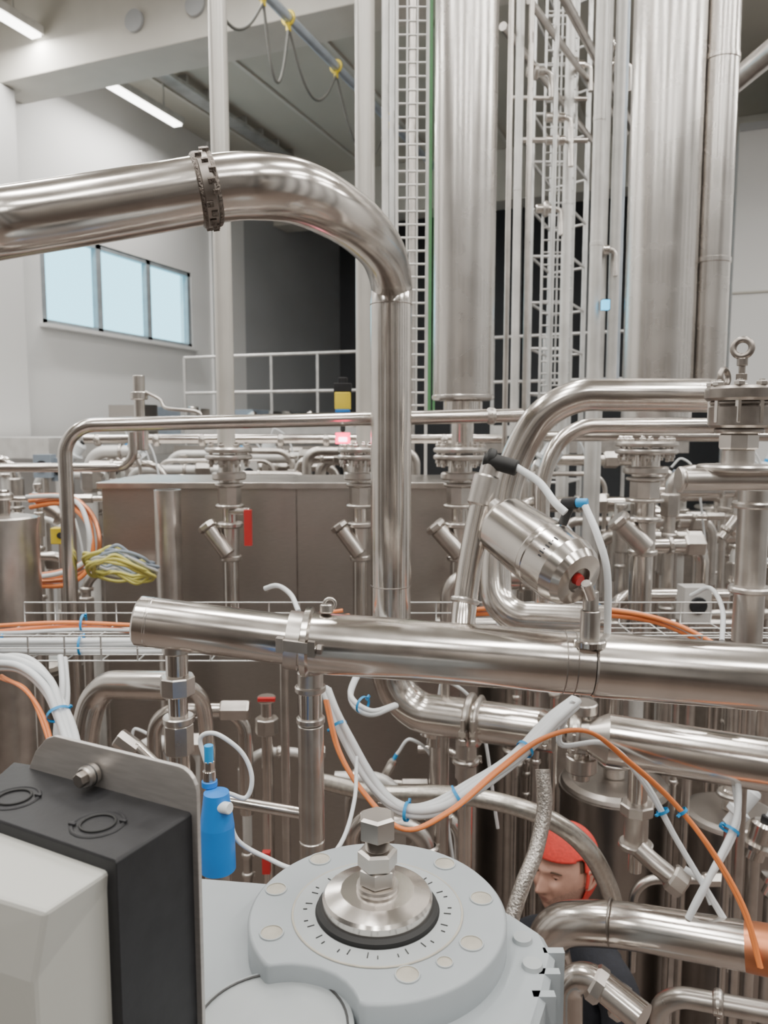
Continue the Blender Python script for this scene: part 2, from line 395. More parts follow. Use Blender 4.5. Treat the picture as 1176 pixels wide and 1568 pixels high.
for (pa,pb,r_) in (((770,40,3.6),(905,210,5.0),.02),((810,0,3.6),(960,180,5.2),.018),((860,-10,3.4),(1000,160,5.5),.022),((1120,130,3.6),(1200,122,3.2),.05),((780,150,4.4),(900,120,4.4),.012),((800,215,4.4),(900,215,4.4),.015)):
    a=P(*pa); b=P(*pb); b.z=a.z; o.tube([a,b],r_,steel2,12)
for (u,v,d) in ((850,180,4.2),(850,215,4.2),(880,100,4.4),(820,110,4.0),(935,70,3.8),(942,100,3.8),(835,320,4.4),(918,383,3.5)):
    o.cylc(P(u-15,v,d),P(u+15,v,d),W(7,d),steel,14); o.cylc(P(u-4,v,d),P(u+4,v,d),W(12,d),steel2,14)
    o.tube(bez([P(u+15,v,d),P(u+24,v,d),P(u+24,v+40,d)],.05),W(4,d),steel2,10)
o.done()
o=B('status_lamp_cyan'); o.box(P(927,467,3.3),.03,.03,.04,cyang,RT,FH,ZZ); o.box(P(927,467,3.32),.034,.03,.045,black,RT,FH,ZZ); o.done()

# ------------------------------------------------------------------ cabinets/tanks
o=B('steel_process_cabinet'); z=CABZ
a=P(155,742,3.0); b=P(708,742,3.0); c=(a+b)/2; c=Vector((c.x,c.y,z/2))+FH*.25
wd=(Vector((b.x,b.y,0))-Vector((a.x,a.y,0))).length
o.box(c,wd,.5,z-.001,panel,RT,FH,ZZ); o.box(Vector((c.x,c.y,z)),wd+.03,.53,.025,steel2,RT,FH,ZZ)
o.box(Vector((c.x,c.y,z*.5))-FH*.252+RT*(wd*.04),.005,.006,z,steeld,RT,FH,ZZ)
o.done(0.004)
c0=c.copy()
def incab(x,y,m=.05):
    q=Vector((x-c0.x,y-c0.y,0)); return abs(q.dot(RT))<wd/2+m and abs(q.dot(FH))<.25+m
def vessel_at(name,p,r,m=steel2):
    o=B(name); h=p.z; occ(p,r+.02)
    prof=[(0,0),(0,r),(h-r*.12,r),(h-r*.06,r*.97),(h-r*.01,r*.85),(h,r*.5),(h+.002,0)]
    o.lathe(Vector((p.x,p.y,0)),ZZ,prof,m,40); o.lathe(Vector((p.x,p.y,h-r*.25)),ZZ,[(0,r),(0,r*1.03),(.02,r*1.03),(.02,r)],m,40)
    o.cylc(Vector((p.x,p.y,h)),Vector((p.x,p.y,h+.08)),r*.2,steel,20); o.cylc(Vector((p.x,p.y,h+.05)),Vector((p.x,p.y,h+.07)),r*.32,steel2,20)
    o.done()
def vessel(name,u,v,d,rpx,m=steel2): vessel_at(name,P(u,v,d),W(rpx,d),m)
vessel('stainless_vessel',5,790,2.35,50)
vessel('stainless_vessel',30,1000,3.5,95,panel)
vessel('stainless_vessel',820,830,4.75,85,steel2)
vessel('stainless_vessel',1100,790,5.2,110,steel2)
vessel('stainless_vessel',940,1190,3.0,80,tankm)
vessel('stainless_vessel',790,1000,3.35,58,tankm)
vessel('stainless_vessel',1120,1240,2.8,70,tankm)
for (x,y,r_,h) in ((-2.6,-2.6,.6,4.2),(-.6,-3.2,.6,4.4),(1.5,-2.7,.6,4.2),(3.4,-1.2,.55,4.0),(-4.6,-1.4,.55,3.9)): vessel_at('unseen_reflection_tank',Vector((x,y,h)),r_,tankm)  # unseen tanks added behind the camera to streak the steel reflections
o=B('vertical_stub_pipe'); p=P(256,750,2.75); occ(p,.06); o.lathe(Vector((p.x,p.y,0)),ZZ,[(0,W(20,2.75)),(p.z,W(20,2.75)),(p.z,W(17,2.75)),(p.z-.1,W(17,2.75))],steel2,28); o.done()
occ(P(872,1330,2.25),.35)
occ(P(113,1010,2.35),.05); occ(P(525,614,3.0),.04)

def field(name,u0,u1,v0,v1,d0,d1,n,seed,sc=1.0,boxes=True,maxL=.5):
    R=random.Random(seed); o=B(name)
    cnt=0; tries=0
    while cnt<n and tries<600:
        tries+=1
        u=R.uniform(u0,u1); v=R.uniform(v0,v1); d=R.uniform(d0,d1); p=P(u,v,d); r=R.choice((.012,.018,.025,.032))*sc; k=R.random()
        if any((p.x-x)**2+(p.y-y)**2<(q+r+.015)**2 for x,y,q in OBST) or incab(p.x,p.y): continue
        if d<2.6 and 770<u<975: continue
        cnt+=1; occ(p,r+.01)
        mt=R.choice((steel,steel2,steel2,steel,whitep))
        if k<.42:
            q=Vector((p.x,p.y,0)); 
            if R.random()<.5: o.tube([q,p],r,mt,12); o.cylc(p-ZZ*.01,p+ZZ*.012,r*1.4,steel2,18)
            else:
                L=R.uniform(.15,maxL)*R.choice((-1,1)); 
                if d<2.6 and 760<proj(p+RT*L)[0]<980: L=-L
                o.tube(bez([q,p,p+RT*L],.09),r,mt,14)
                clampring(o,p+RT*L*.7,RT,r,steel2,.01,False)
            for j in range(3):
                z=p.z-R.uniform(.02,.7); clampring(o,Vector((p.x,p.y,z)),ZZ,r,steel2,.01)
            zc=p.z-.15; o.cylc(Vector((p.x,p.y,zc-.05)),Vector((p.x,p.y,zc+.05)),r*1.7,steel2,R.choice((6,20)))
        elif k<.66:
            L=R.uniform(.2,min(.8,maxL*1.6)); a=p-RT*L*.5; b=p+RT*L*.5
            o.tube(bez([a-ZZ*.3,a,b,b-ZZ*.3],.07),r,mt,14)
            clampring(o,p,RT,r,steel2,.01); o.cylc(p+RT*.06,p+RT*.14,r*1.5,steel2,6)
        elif k<.9 or not boxes:
            o.tube([Vector((p.x,p.y,0)),p],r*.8,steel2,12)
            ax=(ZZ*R.uniform(.4,1)+RT*R.uniform(-.7,.7)).normalized()
            o.lathe(p,ax,[(0,0),(0,r*1.2),(.03,r*1.2),(.035,r*2.1),(.05,r*2.2),(.055,r*1.4),(.11,r*1.5),(.12,r*1.2),(.125,0)],R.choice((steel,steel2,steel,steel2,wplastic)),20)
            o.cylc(p+ax*.12,p+ax*.14,r*.6,R.choice((darkfit,bluet,black)),10)
            e=p+ax*.14; o.tube(cat([e,e+ax*.05+RT*.02,e+RT*.12-ZZ*.05,e+RT*.18-ZZ*.4]),.005,wplastic,8)
        else:
            o.box(p,.09,.07,.12,R.choice((bluegrey,whitep,boxg)),RT,FH,ZZ); o.tube([Vector((p.x,p.y,0)),p-ZZ*.06],.014,steel2,10)
            o.cylc(p-FH*.035,p-FH*.045,.03,black,16)
    o.done()
field('valve_manifold_pipework',790,1180,700,830,3.3,4.4,40,3)
field('valve_manifold_pipework',720,1180,820,980,2.6,3.3,20,8)
field('valve_manifold_pipework',-20,620,690,728,3.9,4.8,34,5)
field('valve_manifold_pipework',-20,140,720,900,2.9,3.5,12,6)
field('valve_manifold_pipework',110,440,1060,1200,2.0,2.6,5,11,.8,False,.2)
field('valve_manifold_pipework',520,760,1130,1330,2.1,2.6,9,12,.8,False,.2)
field('valve_manifold_pipework',1000,1180,1230,1400,2.1,2.5,4,13,.8,False,.2)

# ------------------------------------------------------------------ header lines at eye level
o=B('manifold_header_pipe')
a=P(113,1010,2.35); b=P(113,652,2.35)
path=[Vector((a.x,a.y,.0)),Vector((a.x,a.y,b.z)),P(800,634,2.35)]
path[2].z=path[1].z+W(16,2.35)
o.tube(bez(path,.09),W(10.5,2.35),steel,20)
clampring(o,path[1]+(path[2]-path[1])*.93,RT,W(10,2.35)); o.done()
o=B('manifold_header_pipe')
a=P(130,676,3.3); b=P(770,672,3.3); a.z=b.z
o.tube([a,b],W(7,3.3),steel,16); b2=P(1180,668,3.2); o.tube([P(820,668,3.2),b2],W(8,3.2),steel,16)
for u in (150,240,310,430,500,610,680): clampring(o,P(u,674,3.3),RT,W(7,3.3))
o.done()
o=B('manifold_header_pipe')
a=P(-30,716,2.6); b=P(205,716,2.6); o.tube(bez([a,b,b+ZZ*.12],.06),W(7,2.6),steel,16)
o.stack(212,2.6,[(575,600,9,steel2),(600,612,13),(612,640,8,steel),(640,648,22),(648,690,12,steel)],steel2)
o.tube(cat([P(222,600,2.6),P(245,612,2.6),P(255,625,2.55),P(300,630,2.5),P(310,640,2.5)]),.006,steel2,8); o.done()
o=B('right_transfer_pipe')
path=[P(1110,606,1.75),P(850,604,1.82),P(785,700,1.86),P(757,850,1.86),P(760,945,1.82),P(930,952,1.75)]
o.tube(bez(path,.17,14),W(25,1.8),steel,28)
o.lathe(P(870,951,1.78),RT,[(0,W(25,1.8)),(0,W(28,1.8)),(.012,W(28,1.8)),(.012,W(25,1.8))],steel2,28)
o.tube(bez([P(1250,652,2.0),P(870,652,2.05),P(830,720,2.05),P(830,1000,2.05)],.12),W(12,2.0),steel,18)
o.done()

o=B('laser_distance_sensor'); d=3.0
o.box(P(525,614,d),W(24,d),.05,W(26,d),yellow,RT,FH,ZZ); o.box(P(525,594,d),W(27,d),.05,W(14,d),black,RT,FH,ZZ)
o.box(P(525,583,d),W(14,d),.04,W(10,d),black,RT,FH,ZZ); o.box(P(525,632,d),W(22,d),.05,W(10,d),blue,RT,FH,ZZ)
o.cylc(P(525,640,d),P(525,660,d),W(4,d),darkfit,10); o.cylc(P(525,660,d),P(525,690,3.2),W(3,d),steel2,10); o.done(0.003)
o=B('red_warning_beacon'); d=2.2
o.box(P(525,671,d),W(22,d),.03,W(17,d),redg,RT,FH,ZZ); o.box(P(525,673,d-.02),W(13,d),.01,W(7,d),pinkg,RT,FH,ZZ)
o.cylc(P(525,671,d+.01),P(525,664,2.31),.006,steel2,8); o.done(0.003)

# ------------------------------------------------------------------ riser pipe with swan neck
o=B('swan_neck_steel_pipe'); R0=.0525
bt=P(599,470,1.95); low=Vector((bt.x,bt.y,P(603,1098,2.0).z))
pts=[P(-120,362,1.10),P(0,342,1.17),P(160,317,1.21),P(330,289,1.25),P(400,286,1.27),P(455,294,1.31),P(505,316,1.39),P(552,348,1.54),P(586,388,1.76),Vector((bt.x,bt.y,P(599,432,1.93).z)),bt,bt-ZZ*.08]
pp=cat(pts,8)
o.tube(pp,R0,steel,44)
e=P(850,1094,1.9); e.z=low.z
o.tube(bez([bt-ZZ*.08,low,e],.115,14),R0,steel,44)
ax=(pts[4]-pts[2]).normalized()
o.torus(P(326,289,1.25),ax,R0*1.0,.0065,weld,40,10)
o.torus(P(306,292,1.243),ax,R0*1.0,.006,weld,40,10)
o.lathe(P(304,292,1.24),ax,[(0,R0*1.005),(.004,R0*1.1),(.02,R0*1.1),(.024,R0*1.0)],steeld,36)
rr_=random.Random(5)
for i in range(22):
    a=2*pi*i/22; n1=ax.orthogonal().normalized(); n2=ax.cross(n1); o.box(P(318,290.5,1.245)+ax*rr_.uniform(-.008,.008)+(n1*cos(a)+n2*sin(a))*R0*1.12,.010,.008,.008,weld,ax,n1,n2)
for (v) in (467,905): 
    z=P(599,v,1.95).z; o.torus(Vector((bt.x,bt.y,z)),ZZ,R0,.0014,steeld,36,6)
def on(u): 
    q=P(u,1098,1.93); t=(q-low).dot((e-low).normalized()); return low+(e-low).normalized()*t
ad=(e-low).normalized()
clampring(o,on(712),ad,R0,steel2,.012); clampring(o,on(728),ad,R0*.95,steel2,.008)
o.cylc(on(775),on(800),R0*.9,steel2,8); o.cylc(on(800),on(830),R0*.62,steel2,24); clampring(o,on(842),ad,R0*.7,steel2)
q=on(705); o.cylc(q,q-ZZ*.16,W(17,1.9),steel2); clampring(o,q-ZZ*.11,ZZ,W(17,1.9),steel2,.01); o.tube([q-ZZ*.16,Vector((q.x,q.y,.0))],W(12,1.9),steel,16)
o.done()

# ------------------------------------------------------------------ foreground header
o=B('foreground_header_pipe'); dH=1.37
A=P(212,950,1.37); Bm=P(470,983,1.37); C=P(1176,1038,1.32); C2=P(1500,1062,1.30)
r1=W(38,dH); r2=W(46.5,dH)
ax1=(Bm-A).normalized(); ax2=(C-Bm).normalized()
L=(Bm-A).length
o.lathe(A,ax1,[(-.004,0),(-.002,r1*.9),(.002,r1),(.02,r1),(.021,r1*1.015),(.024,r1*1.015),(.025,r1),(L,r1)],steel,44)
o.tube([Bm,C,C2],r2,steel,44)
for (u,v,k,w) in ((452,968,1.18,.012),(478,984,1.16,.010)):
    c=Bm+ax1*((P(u,v,dH)-Bm).dot(ax1)); o.lathe(c-ax1*w,ax1,[(0,r1),(0,r1*k),(2*w,r1*k),(2*w,r1)],steel2,44)
o.lathe(Bm-ax1*.006,ax2,[(0,r1),(.002,r2*1.14),(.012,r2*1.16),(.016,r2*1.0)],steel,44)
cb=P(452,990,dH-.06)
o.box(cb,.05,.016,.018,steel2,ax1,fwd,UP); o.box(cb+ax1*.028,.012,.024,.026,steeld,ax1,fwd,UP); o.box(cb-ax1*.026,.012,.024,.024,steel2,ax1,fwd,UP)
o.cylc(cb-ax1*.03,cb+ax1*.045,.005,steel,12); o.cylc(cb+ax1*.036,cb+ax1*.046,.0095,steeld,6)
o.cylc(P(500,938,1.36),P(500,925,1.36),.012,steel2,16); o.torus(P(505,925,1.36),fwd,.010,.003,steel2,16,8)
for u in (862,878): 
    c=Bm+ax2*((P(u,1013,1.34)-Bm).dot(ax2)); o.torus(c,ax2,r2,.0012,steeld,40,6)
o.lathe(P(905,1017,1.335),ax2,[(0,r2),(.003,r2*1.04),(.30,r2*1.04),(.5,r2*1.04)],steel,44)
o.stack(270,1.38,[(985,1000,22,steel2),(1000,1040,17,steel),(1036,1066,27,steel2,8),(1066,1104,15,steel),(1100,1112,24),(1112,1160,23,steel2,8),(1160,1700,16,steel)],steel2)
o.stack(475,1.40,[(1028,1056,20,steel2),(1050,1060,24),(1060,1104,18,steel),(1100,1110,22),(1112,1300,20,steel2),(1300,1900,20,steel2)],steel2)
br=[P(707,975,1.40),P(712,920,1.43),P(724,840,1.44),P(742,755,1.44)]
o.tube(cat(br),W(19,1.43),steel,26)
clampring(o,br[1],(br[3]-br[0]),W(17,1.43),steel2,.007,False)
o.cylc(P(735,775,1.44),P(747,728,1.44),W(21,1.43),steel2,24)
o.stack(905,1.30,[(905,935,12,steel2),(935,985,15,steel2),(980,992,26,steel)],steel2)
o.done()

o=B('pneumatic_angle_valve')
a=P(762,797,1.44); b=P(893,893,1.27); ax=(b-a).normalized(); L=(b-a).length
def wr(px): return W(px,1.36)
o.cylc(P(728,760,1.44),P(780,800,1.44),wr(19),steel2,24)
o.lathe(a-ax*.01,ax,[(0,0),(0,wr(24)),(.012,wr(26)),(.014,wr(20)),(.018,wr(20)),(.02,wr(40)),(.026,wr(46)),(.034,wr(49)),(L*.60,wr(53)),(L*.61,wr(54)),(L*.65,wr(54)),(L*.66,wr(53)),(L*.86,wr(53)),(L*.95,wr(47)),(L,wr(40)),(L+.001,wr(20)),(L-.006,wr(19),steeld),(L-.006,wr(9),steeld),(L+.003,wr(8),red),(L+.003,0,red)],steel,48)
n1=(-fwd-ax*(-fwd).dot(ax)).normalized(); n2=ax.cross(n1)
for k,(wd_,sk) in enumerate(((.009,0),(.002,0),(.007,1),(.009,1),(.003,0),(.009,0),(.006,1))):
    an=-.45+k*.11; c=a+ax*(L*.74+sk*.001)+(n1*cos(an)+n2*sin(an))*wr(53.2); o.box(c,wd_,.0026,.0012,black,ax,(n1*-sin(an)+n2*cos(an)),(n1*cos(an)+n2*sin(an)))
o.cylc(P(742,703,1.44),P(792,717,1.42),wr(13),blackr,20); o.cylc(P(745,700,1.44),P(757,704,1.44),wr(17),blackr,20); o.cylc(P(745,733,1.44),P(755,700,1.44),wr(15),steel2,18)
o.cylc(P(862,772,1.36),P(884,770,1.34),wr(9),black,14); o.cylc(P(882,770,1.34),P(900,770,1.33),wr(7),bluet,14); o.cylc(P(858,810,1.36),P(876,768,1.36),wr(7),darkfit,12)
o.tube(cat([P(790,715,1.42),P(825,738,1.38),P(850,770,1.34),P(866,785,1.33)]),wr(6),wplastic,12)
o.tube(cat([P(896,775,1.33),P(915,820,1.30),P(930,880,1.30),P(930,980,1.34)]),wr(5.5),wplastic,12)
o.cylc(P(897,893,1.24),P(905,915,1.26),wr(8),steel,12)
o.done()

o=B('lifting_eye_valve'); d=1.5
o.torus(P(1137,533,d),fwd+RT*.6,W(13,d),W(5,d),steeld,24,10); o.stack(1137,d,[(549,560,8,steeld),(560,600,5,steeld),(572,582,9,steeld,6)],steeld)
o.torus(P(1109,578,d),fwd-RT*.8,W(12,d),W(4.5,d),steeld,24,10)
o.stack(1135,d,[(592,614,52,steeld,36),(614,620,44,steeld),(620,655,46,steeld,12),(655,664,36,steeld),(664,688,30,steel2,8),(688,716,24,steel2),(712,722,60,steel2,40)],steel2)
for k in range(8):
    a=2*pi*k/8+.3; c=P(1135,592,d)+RT*cos(a)*W(42,d)+FH*sin(a)*W(42,d); o.cylc(c-ZZ*.07,c+ZZ*.012,.006,steel,6); o.cylc(c,c+ZZ*.009,.011,steel2,6)
a=P(1045,734,d); b=P(1320,734,d); b.z=a.z; o.cylc(a,b,W(17,d),steel2,28); o.cylc(P(1038,734,d),P(1046,734,d),W(20,d),steel2,28)
q=P(1155,750,d+.1); o.tube([Vector((q.x,q.y,P(1155,1010,d).z)),q],W(24,d),steel2,24)
o.stack(1155,d+.1,[(768,778,32),(900,910,32)],steel2)
o.done()

o=B('lower_transfer_pipe')
a=P(930,1132,1.62); b=P(1180,1172,1.55); c=b+(b-a)
o.tube([a,b,c],W(40,1.58),steel,36); ax=(b-a).normalized()
o.lathe(a-ax*.06,ax,[(0,W(22,1.6)),(.02,W(24,1.6)),(.06,W(40,1.6))],steel2,32); clampring(o,a-ax*.07,ax,W(24,1.6))
o.stack(893,1.65,[(1075,1092,22),(1092,1165,13,steel),(1120,1150,24,steel2,8),(1160,1185,24,steel2),(1185,1198,14)],steel2)
o.tube([P(930,1132,1.62)-ax*.07,P(835,1100,1.75)],W(15,1.65),steel,18)
o.stack(978,1.7,[(1165,1235,15,steel),(1232,1250,26,steel2,8),(1250,1300,18),(1296,1306,26),(1306,1345,10,steel)],steel2)
o.tube(cat([P(978,1300,1.7),P(1000,1320,1.68),P(1030,1345,1.65)]),W(14,1.7),steel2,18); o.cylc(P(1025,1340,1.65),P(1048,1358,1.64),W(22,1.65),steel2,8)
o.tube(cat([P(1048,1330,1.64),P(1075,1350,1.62),P(1090,1385,1.6)]),W(5,1.6),wplastic,10)
o.done()
o=B('lower_elbow_pipe')
o.tube(bez([P(850,1500,1.66),P(832,1415,1.62),P(935,1412,1.53),P(1150,1450,1.42)],.07,12),W(34,1.5),steel,32)
ax=(P(1150,1450,1.42)-P(935,1412,1.53)).normalized(); o.lathe(P(1150,1450,1.42)-ax*.01,ax,[(0,W(36,1.42)),(.02,W(37,1.42)),(.12,W(37,1.42)),(.12,0)],copper,32)
o.torus(P(935,1412,1.53),ax,W(34,1.5),.002,steeld,32,6)
o.tube(bez([P(870,1600,1.5),P(870,1500,1.5),P(905,1495,1.48),P(985,1560,1.4)],.05),W(22,1.5),steel,22)
o.cylc(P(905,1500,1.47),P(925,1515,1.46),W(28,1.48),steel2,8); o.cylc(P(940,1528,1.45),P(960,1542,1.44),W(26,1.48),steel2,8)
# auxiliary line under the elbow run
o.tube(bez([P(1230,1560,1.5),P(1010,1520,1.6),P(1005,1700,1.7)],.06),W(15,1.6),steel2,18)
clampring(o,P(1100,1536,1.55),ax,W(15,1.6),steel2,.01)
o.done()
o=B('left_elbow_pipe')
o.tube(bez([Vector((P(128,1300,1.75).x,P(128,1300,1.75).y,0.0)),P(128,1120,1.7),P(150,1048,1.7),P(262,1050,1.6)],.11,12),W(22,1.65),steel,26)
o.tube(bez([P(262,1052,1.6),P(305,1045,1.65),P(318,1120,1.7),P(318,1300,1.75)],.06),W(12,1.65),steel,18)
o.cylc(P(180,1128,1.5),P(210,1150,1.5),W(15,1.5),steel2,8); o.cylc(P(205,1140,1.5),P(235,1170,1.5),W(11,1.5),steel,16)
o.tube([P(345,1225,1.6),P(460,1245,1.6)],W(9,1.6),steel,16)
o.done()
o=B('lever_ball_valve'); o.stack(408,2.3,[(1066,1074,14),(1074,1100,9,steel),(1100,1125,18,steel2,8),(1125,1400,9,steel)],steel2)
o.box(P(408,1071,2.26),W(26,2.3),.015,W(5,2.3),red,RT,FH,ZZ); o.box(P(408,1320,2.2),W(12,2.2),.02,W(34,2.2),red,RT,FH,ZZ); o.done()

# ------------------------------------------------------------------ wire cable tray
o=B('wire_mesh_cable_tray'); O=P(588,1012,1.8)
def TR(x,y,z): return O+RT*x+FH*y+ZZ*z
def trayseg(x0,x1):
    for y in [i*.05 for i in range(8)]: o.tube([TR(x0,y,0),TR(x1,y,0)],.0022,galv,6)
    for y in (0,.35):
        for z in (.03,.06): o.tube([TR(x0,y,z),TR(x1,y,z)],.0022,galv,6)
    x=x0
    while x<x1: o.tube([TR(x,0,.06),TR(x,0,0),TR(x,.35,0),TR(x,.35,.06)],.0022,galv,6); x+=.085
    for x in (x0+.1,x1-.1): o.tube([Vector((TR(x,.2,0).x,TR(x,.2,0).y,0)),TR(x,.2,-.004)],.012,steel2,10)
trayseg(-1.0,-.16); trayseg(.06,1.05); o.done()
R=random.Random(7)
def hose(name,pts,r,m,n=1,sp=.012,ties=(),tier=None):
    o=B(name)
    base=cat(pts,8)
    for k in range(n):
        ph=R.uniform(0,6.28); off=RT*(R.uniform(-1,1)*sp)+ZZ*(R.uniform(-1,1)*sp)+FH*(R.uniform(-1,1)*sp)
        o.tube([q+off*(1+.25*sin(i*.3+ph)) for i,q in enumerate(base)],r,m[k%len(m)] if isinstance(m,list) else m,10)
    for t in ties:
        i=int(t*(len(base)-2)); ax=(base[i+1]-base[i]).normalized(); rr=tier or (r+sp)*1.15
        o.lathe(base[i]-ax*.003,ax,[(0,rr*.96),(0,rr),(.006,rr),(.006,rr*.96)],bluet,20); s=ax.orthogonal().normalized(); o.box(base[i]+s*rr,.012,.004,.006,bluet,s,ax,s.cross(ax))
    o.done()
Zt=.03
hose('orange_cable_run',[TR(-1.0,.2,Zt),TR(-.8,.18,Zt+.015),TR(-.55,.2,Zt),TR(-.35,.22,Zt),TR(-.1,.25,.06)],.005,[orange,orange,wplastic],4,.015,(.3,))
hose('white_hose_run',[TR(-1.0,.06,.02),TR(-.8,.06,.02),TR(-.5,.08,.02),TR(-.25,.1,.02),TR(0,.15,.03)],.008,wplastic,5,.014,(.1,.35))
hose('orange_cable_run',[TR(.2,.26,.05),TR(.35,.24,.06),TR(.6,.26,.05),TR(.75,.2,.03),TR(.9,.1,-.05)],.006,[orange,wplastic,orange],4,.014,(.5,))
hose('white_hose_bundle',[P(497,1058,1.55),P(522,1120,1.5),P(560,1190,1.45),P(610,1238,1.4),P(665,1240,1.38),P(725,1205,1.38),P(790,1160,1.42),P(840,1110,1.48),P(880,1075,1.52)],.0075,wplastic,6,.009,(.12,.42,.6,.8),.0175)
hose('orange_hose',[P(500,1070,1.5),P(520,1150,1.44),P(560,1215,1.39),P(620,1268,1.34),P(690,1240,1.34),P(760,1180,1.38),P(830,1130,1.42),P(900,1118,1.42),P(965,1165,1.42),P(1030,1225,1.42),P(1090,1300,1.4),P(1140,1390,1.38),P(1165,1480,1.36)],.004,[orange,orange],2,.003,(.78,),.009)
hose('white_hose_bundle',[P(880,1075,1.5),P(860,1140,1.5),P(930,1140,1.5),P(990,1200,1.5),P(1040,1290,1.48),P(1100,1390,1.45),P(1150,1470,1.42)],.0045,wplastic,2,.006,(.6,))
hose('white_hose_bundle',[P(1120,1190,1.55),P(1120,1260,1.5),P(1075,1350,1.46),P(1045,1410,1.46)],.0065,wplastic,2,.010,(.4,))
hose('white_hose_bundle',[P(560,1010,1.7),P(540,1060,1.65),P(570,1085,1.6),P(610,1075,1.65)],.006,wplastic,2,.010,(.6,))
hose('white_hose_bundle',[P(-20,1015,1.6),P(30,1020,1.55),P(70,1050,1.5),P(92,1100,1.45),P(110,1160,1.4)],.007,wplastic,4,.014,(.75,),.022)
hose('orange_hose',[P(10,1030,1.6),P(45,1050,1.5),P(75,1100,1.45),P(95,1160,1.4)],.004,orange,2,.008)
hose('white_hose_bundle',[P(98,1000,1.6),P(102,1060,1.55),P(95,1120,1.5),P(98,1200,1.5)],.006,wplastic,2,.012)
hose('copper_tubing_bend',[P(50,768,2.75),P(100,765,2.7),P(132,782,2.65),P(144,820,2.6),P(138,862,2.6),P(100,885,2.6),P(40,890,2.6)],.008,[copper,orange,wplastic],5,.022)
rc_=random.Random(3)
hose('yellow_cable_coil',[P(182+(42+rc_.uniform(-9,9))*cos(a),868+(24+rc_.uniform(-6,6))*sin(a)+rc_.uniform(-8,8),2.35) + FH*.10*sin(a) for a in [i*.7 for i in range(36)]],.005,[yg,wplastic,yg,bluegrey],4,.02)
hose('braided_hose',[P(828,1170,1.5),P(832,1230,1.48),P(820,1290,1.46),P(800,1340,1.44),P(782,1400,1.42)],.0145,braid)
hose('steel_flexible_hose',[P(500,1195,1.9),P(590,1213,1.8),P(690,1215,1.75),P(780,1228,1.7),P(850,1255,1.68),P(905,1300,1.68),P(935,1350,1.7),P(950,1410,1.72)],.021,flexm)
hose('sensor_cable',[P(318,1195,1.15),P(305,1150,1.15),P(330,1135,1.15),P(365,1165,1.15),P(385,1205,1.15),P(375,1235,1.15),P(345,1235,1.13)],.0035,wplastic)
hose('sensor_cable',[P(355,1235,1.15),P(370,1275,1.15),P(410,1305,1.15),P(460,1318,1.15),P(520,1290,1.2),P(545,1220,1.3),P(550,1150,1.4)],.0035,wplastic)
hose('sensor_cable',[P(410,905,1.9),P(430,900,1.88),P(450,915,1.85),P(462,940,1.8)],.006,wplastic)
hose('sensor_cable',[P(1060,915,1.7),P(1090,905,1.65),P(1108,935,1.6),P(1108,985,1.55)],.005,wplastic)
o=B('yellow_junction_box'); o.box(P(92,820,2.85),.055,.04,.06,yellow,RT,FH,ZZ); q=P(92,832,2.85); o.tube([Vector((q.x,q.y,0)),q],.008,steel2,8); o.cylc(P(92,820,2.83),P(92,820,2.82),.012,black,12); o.done(.003)

o=B('blue_level_sensor'); d=1.12
p=P(334,1330,d); 
prof=[(0,0),(0,W(27,d)),(W(70,d),W(26,d)),(W(105,d),W(21,d)),(W(122,d),W(19,d)),(W(125,d),0)]
o.lathe(p,ZZ,prof,blue,28); o.cylc(p-ZZ*.2,p,W(20,d),steel2,24)
o.stack(320,d,[(1165,1180,8,steel2,6),(1180,1200,10,steel),(1196,1206,12,blue),(1140,1168,7,bluet)],steel2)
o.cylc(P(335,1235,d-.02),P(352,1238,d-.03),W(9,d),wplastic,14)
o.tube([p-ZZ*.2,Vector((p.x,p.y,0))],.012,steel2,12)
o.done()

# ------------------------------------------------------------------ gear unit
zf=2.48
e_=empty('gear_unit')
o=B('disc_flange')
Cc=G(578,1393,zf); Rf=(G(775,1396,zf)-G(381,1396,zf)).length/2
n0=G(430,1560,zf-.0); Rn=(n0-G(510,1490,zf)).length
N=96; top=[]
for k in range(N):
    a=2*pi*k/N; q=Cc+Vector((cos(a),sin(a),0))*Rf
    if (q-n0).length<Rn: q=n0+(q-n0).normalized()*Rn
    top.append(q)
o.prism(top,.034,gear,.003,smooth=True)
r3=(G(705,1393,zf)-G(448,1393,zf)).length/2
o.lathe(Cc,ZZ,[(.0005,r3*1.02),(.0012,r3*1.015,plug),(.0012,r3*.995,plug),(.0008,r3*.99,gear2),(.0012,r3*.72,gear2),(.0012,r3*.74,blackr)],gear2,64)
rb_=(G(672,1393,zf)-G(485,1393,zf)).length/2
o.lathe(Cc,ZZ,[(.001,rb_*1.0),(.005,rb_*.99),(.008,rb_*.93),(.008,rb_*.8)],blackr,56)
for k in range(48):
    a=2*pi*k/48; dr=Vector((cos(a),sin(a),0)); tt=Vector((-sin(a),cos(a),0))
    if k%3!=1: o.box(Cc+dr*r3*(.86 if k%2 else .83)+ZZ*.0014,.004 if k%2 else .007,.0009,.0008,darkfit,dr,tt,ZZ)
for (u,v,rp) in ((490,1316,15),(681,1323,15),(737,1376,16),(722,1445,17),(681,1474,12),(624,1493,18),(416,1429,17),(423,1362,15),(575,1300,10)):
    c=G(u,v,zf); r_=W(rp,(c-CAM).dot(fwd))
    o.lathe(c,ZZ,[(.0002,r_*1.12),(.0012,r_*1.1,gear2),(.0012,r_*.98,gear2),(.0003,r_*.95,plug),(.0008,r_*.5,plug),(.0008,0,plug)],plug,28)
o.done(parent=e_)
o=B('shaft_boss_and_bolt')
o.lathe(Cc,ZZ,[(.004,rb_*.90),(.015,rb_*.90),(.018,rb_*.86),(.022,rb_*.60),(.0225,rb_*.36),(.0225,0)],steel,56)
z=.0225; rn=rb_*.33
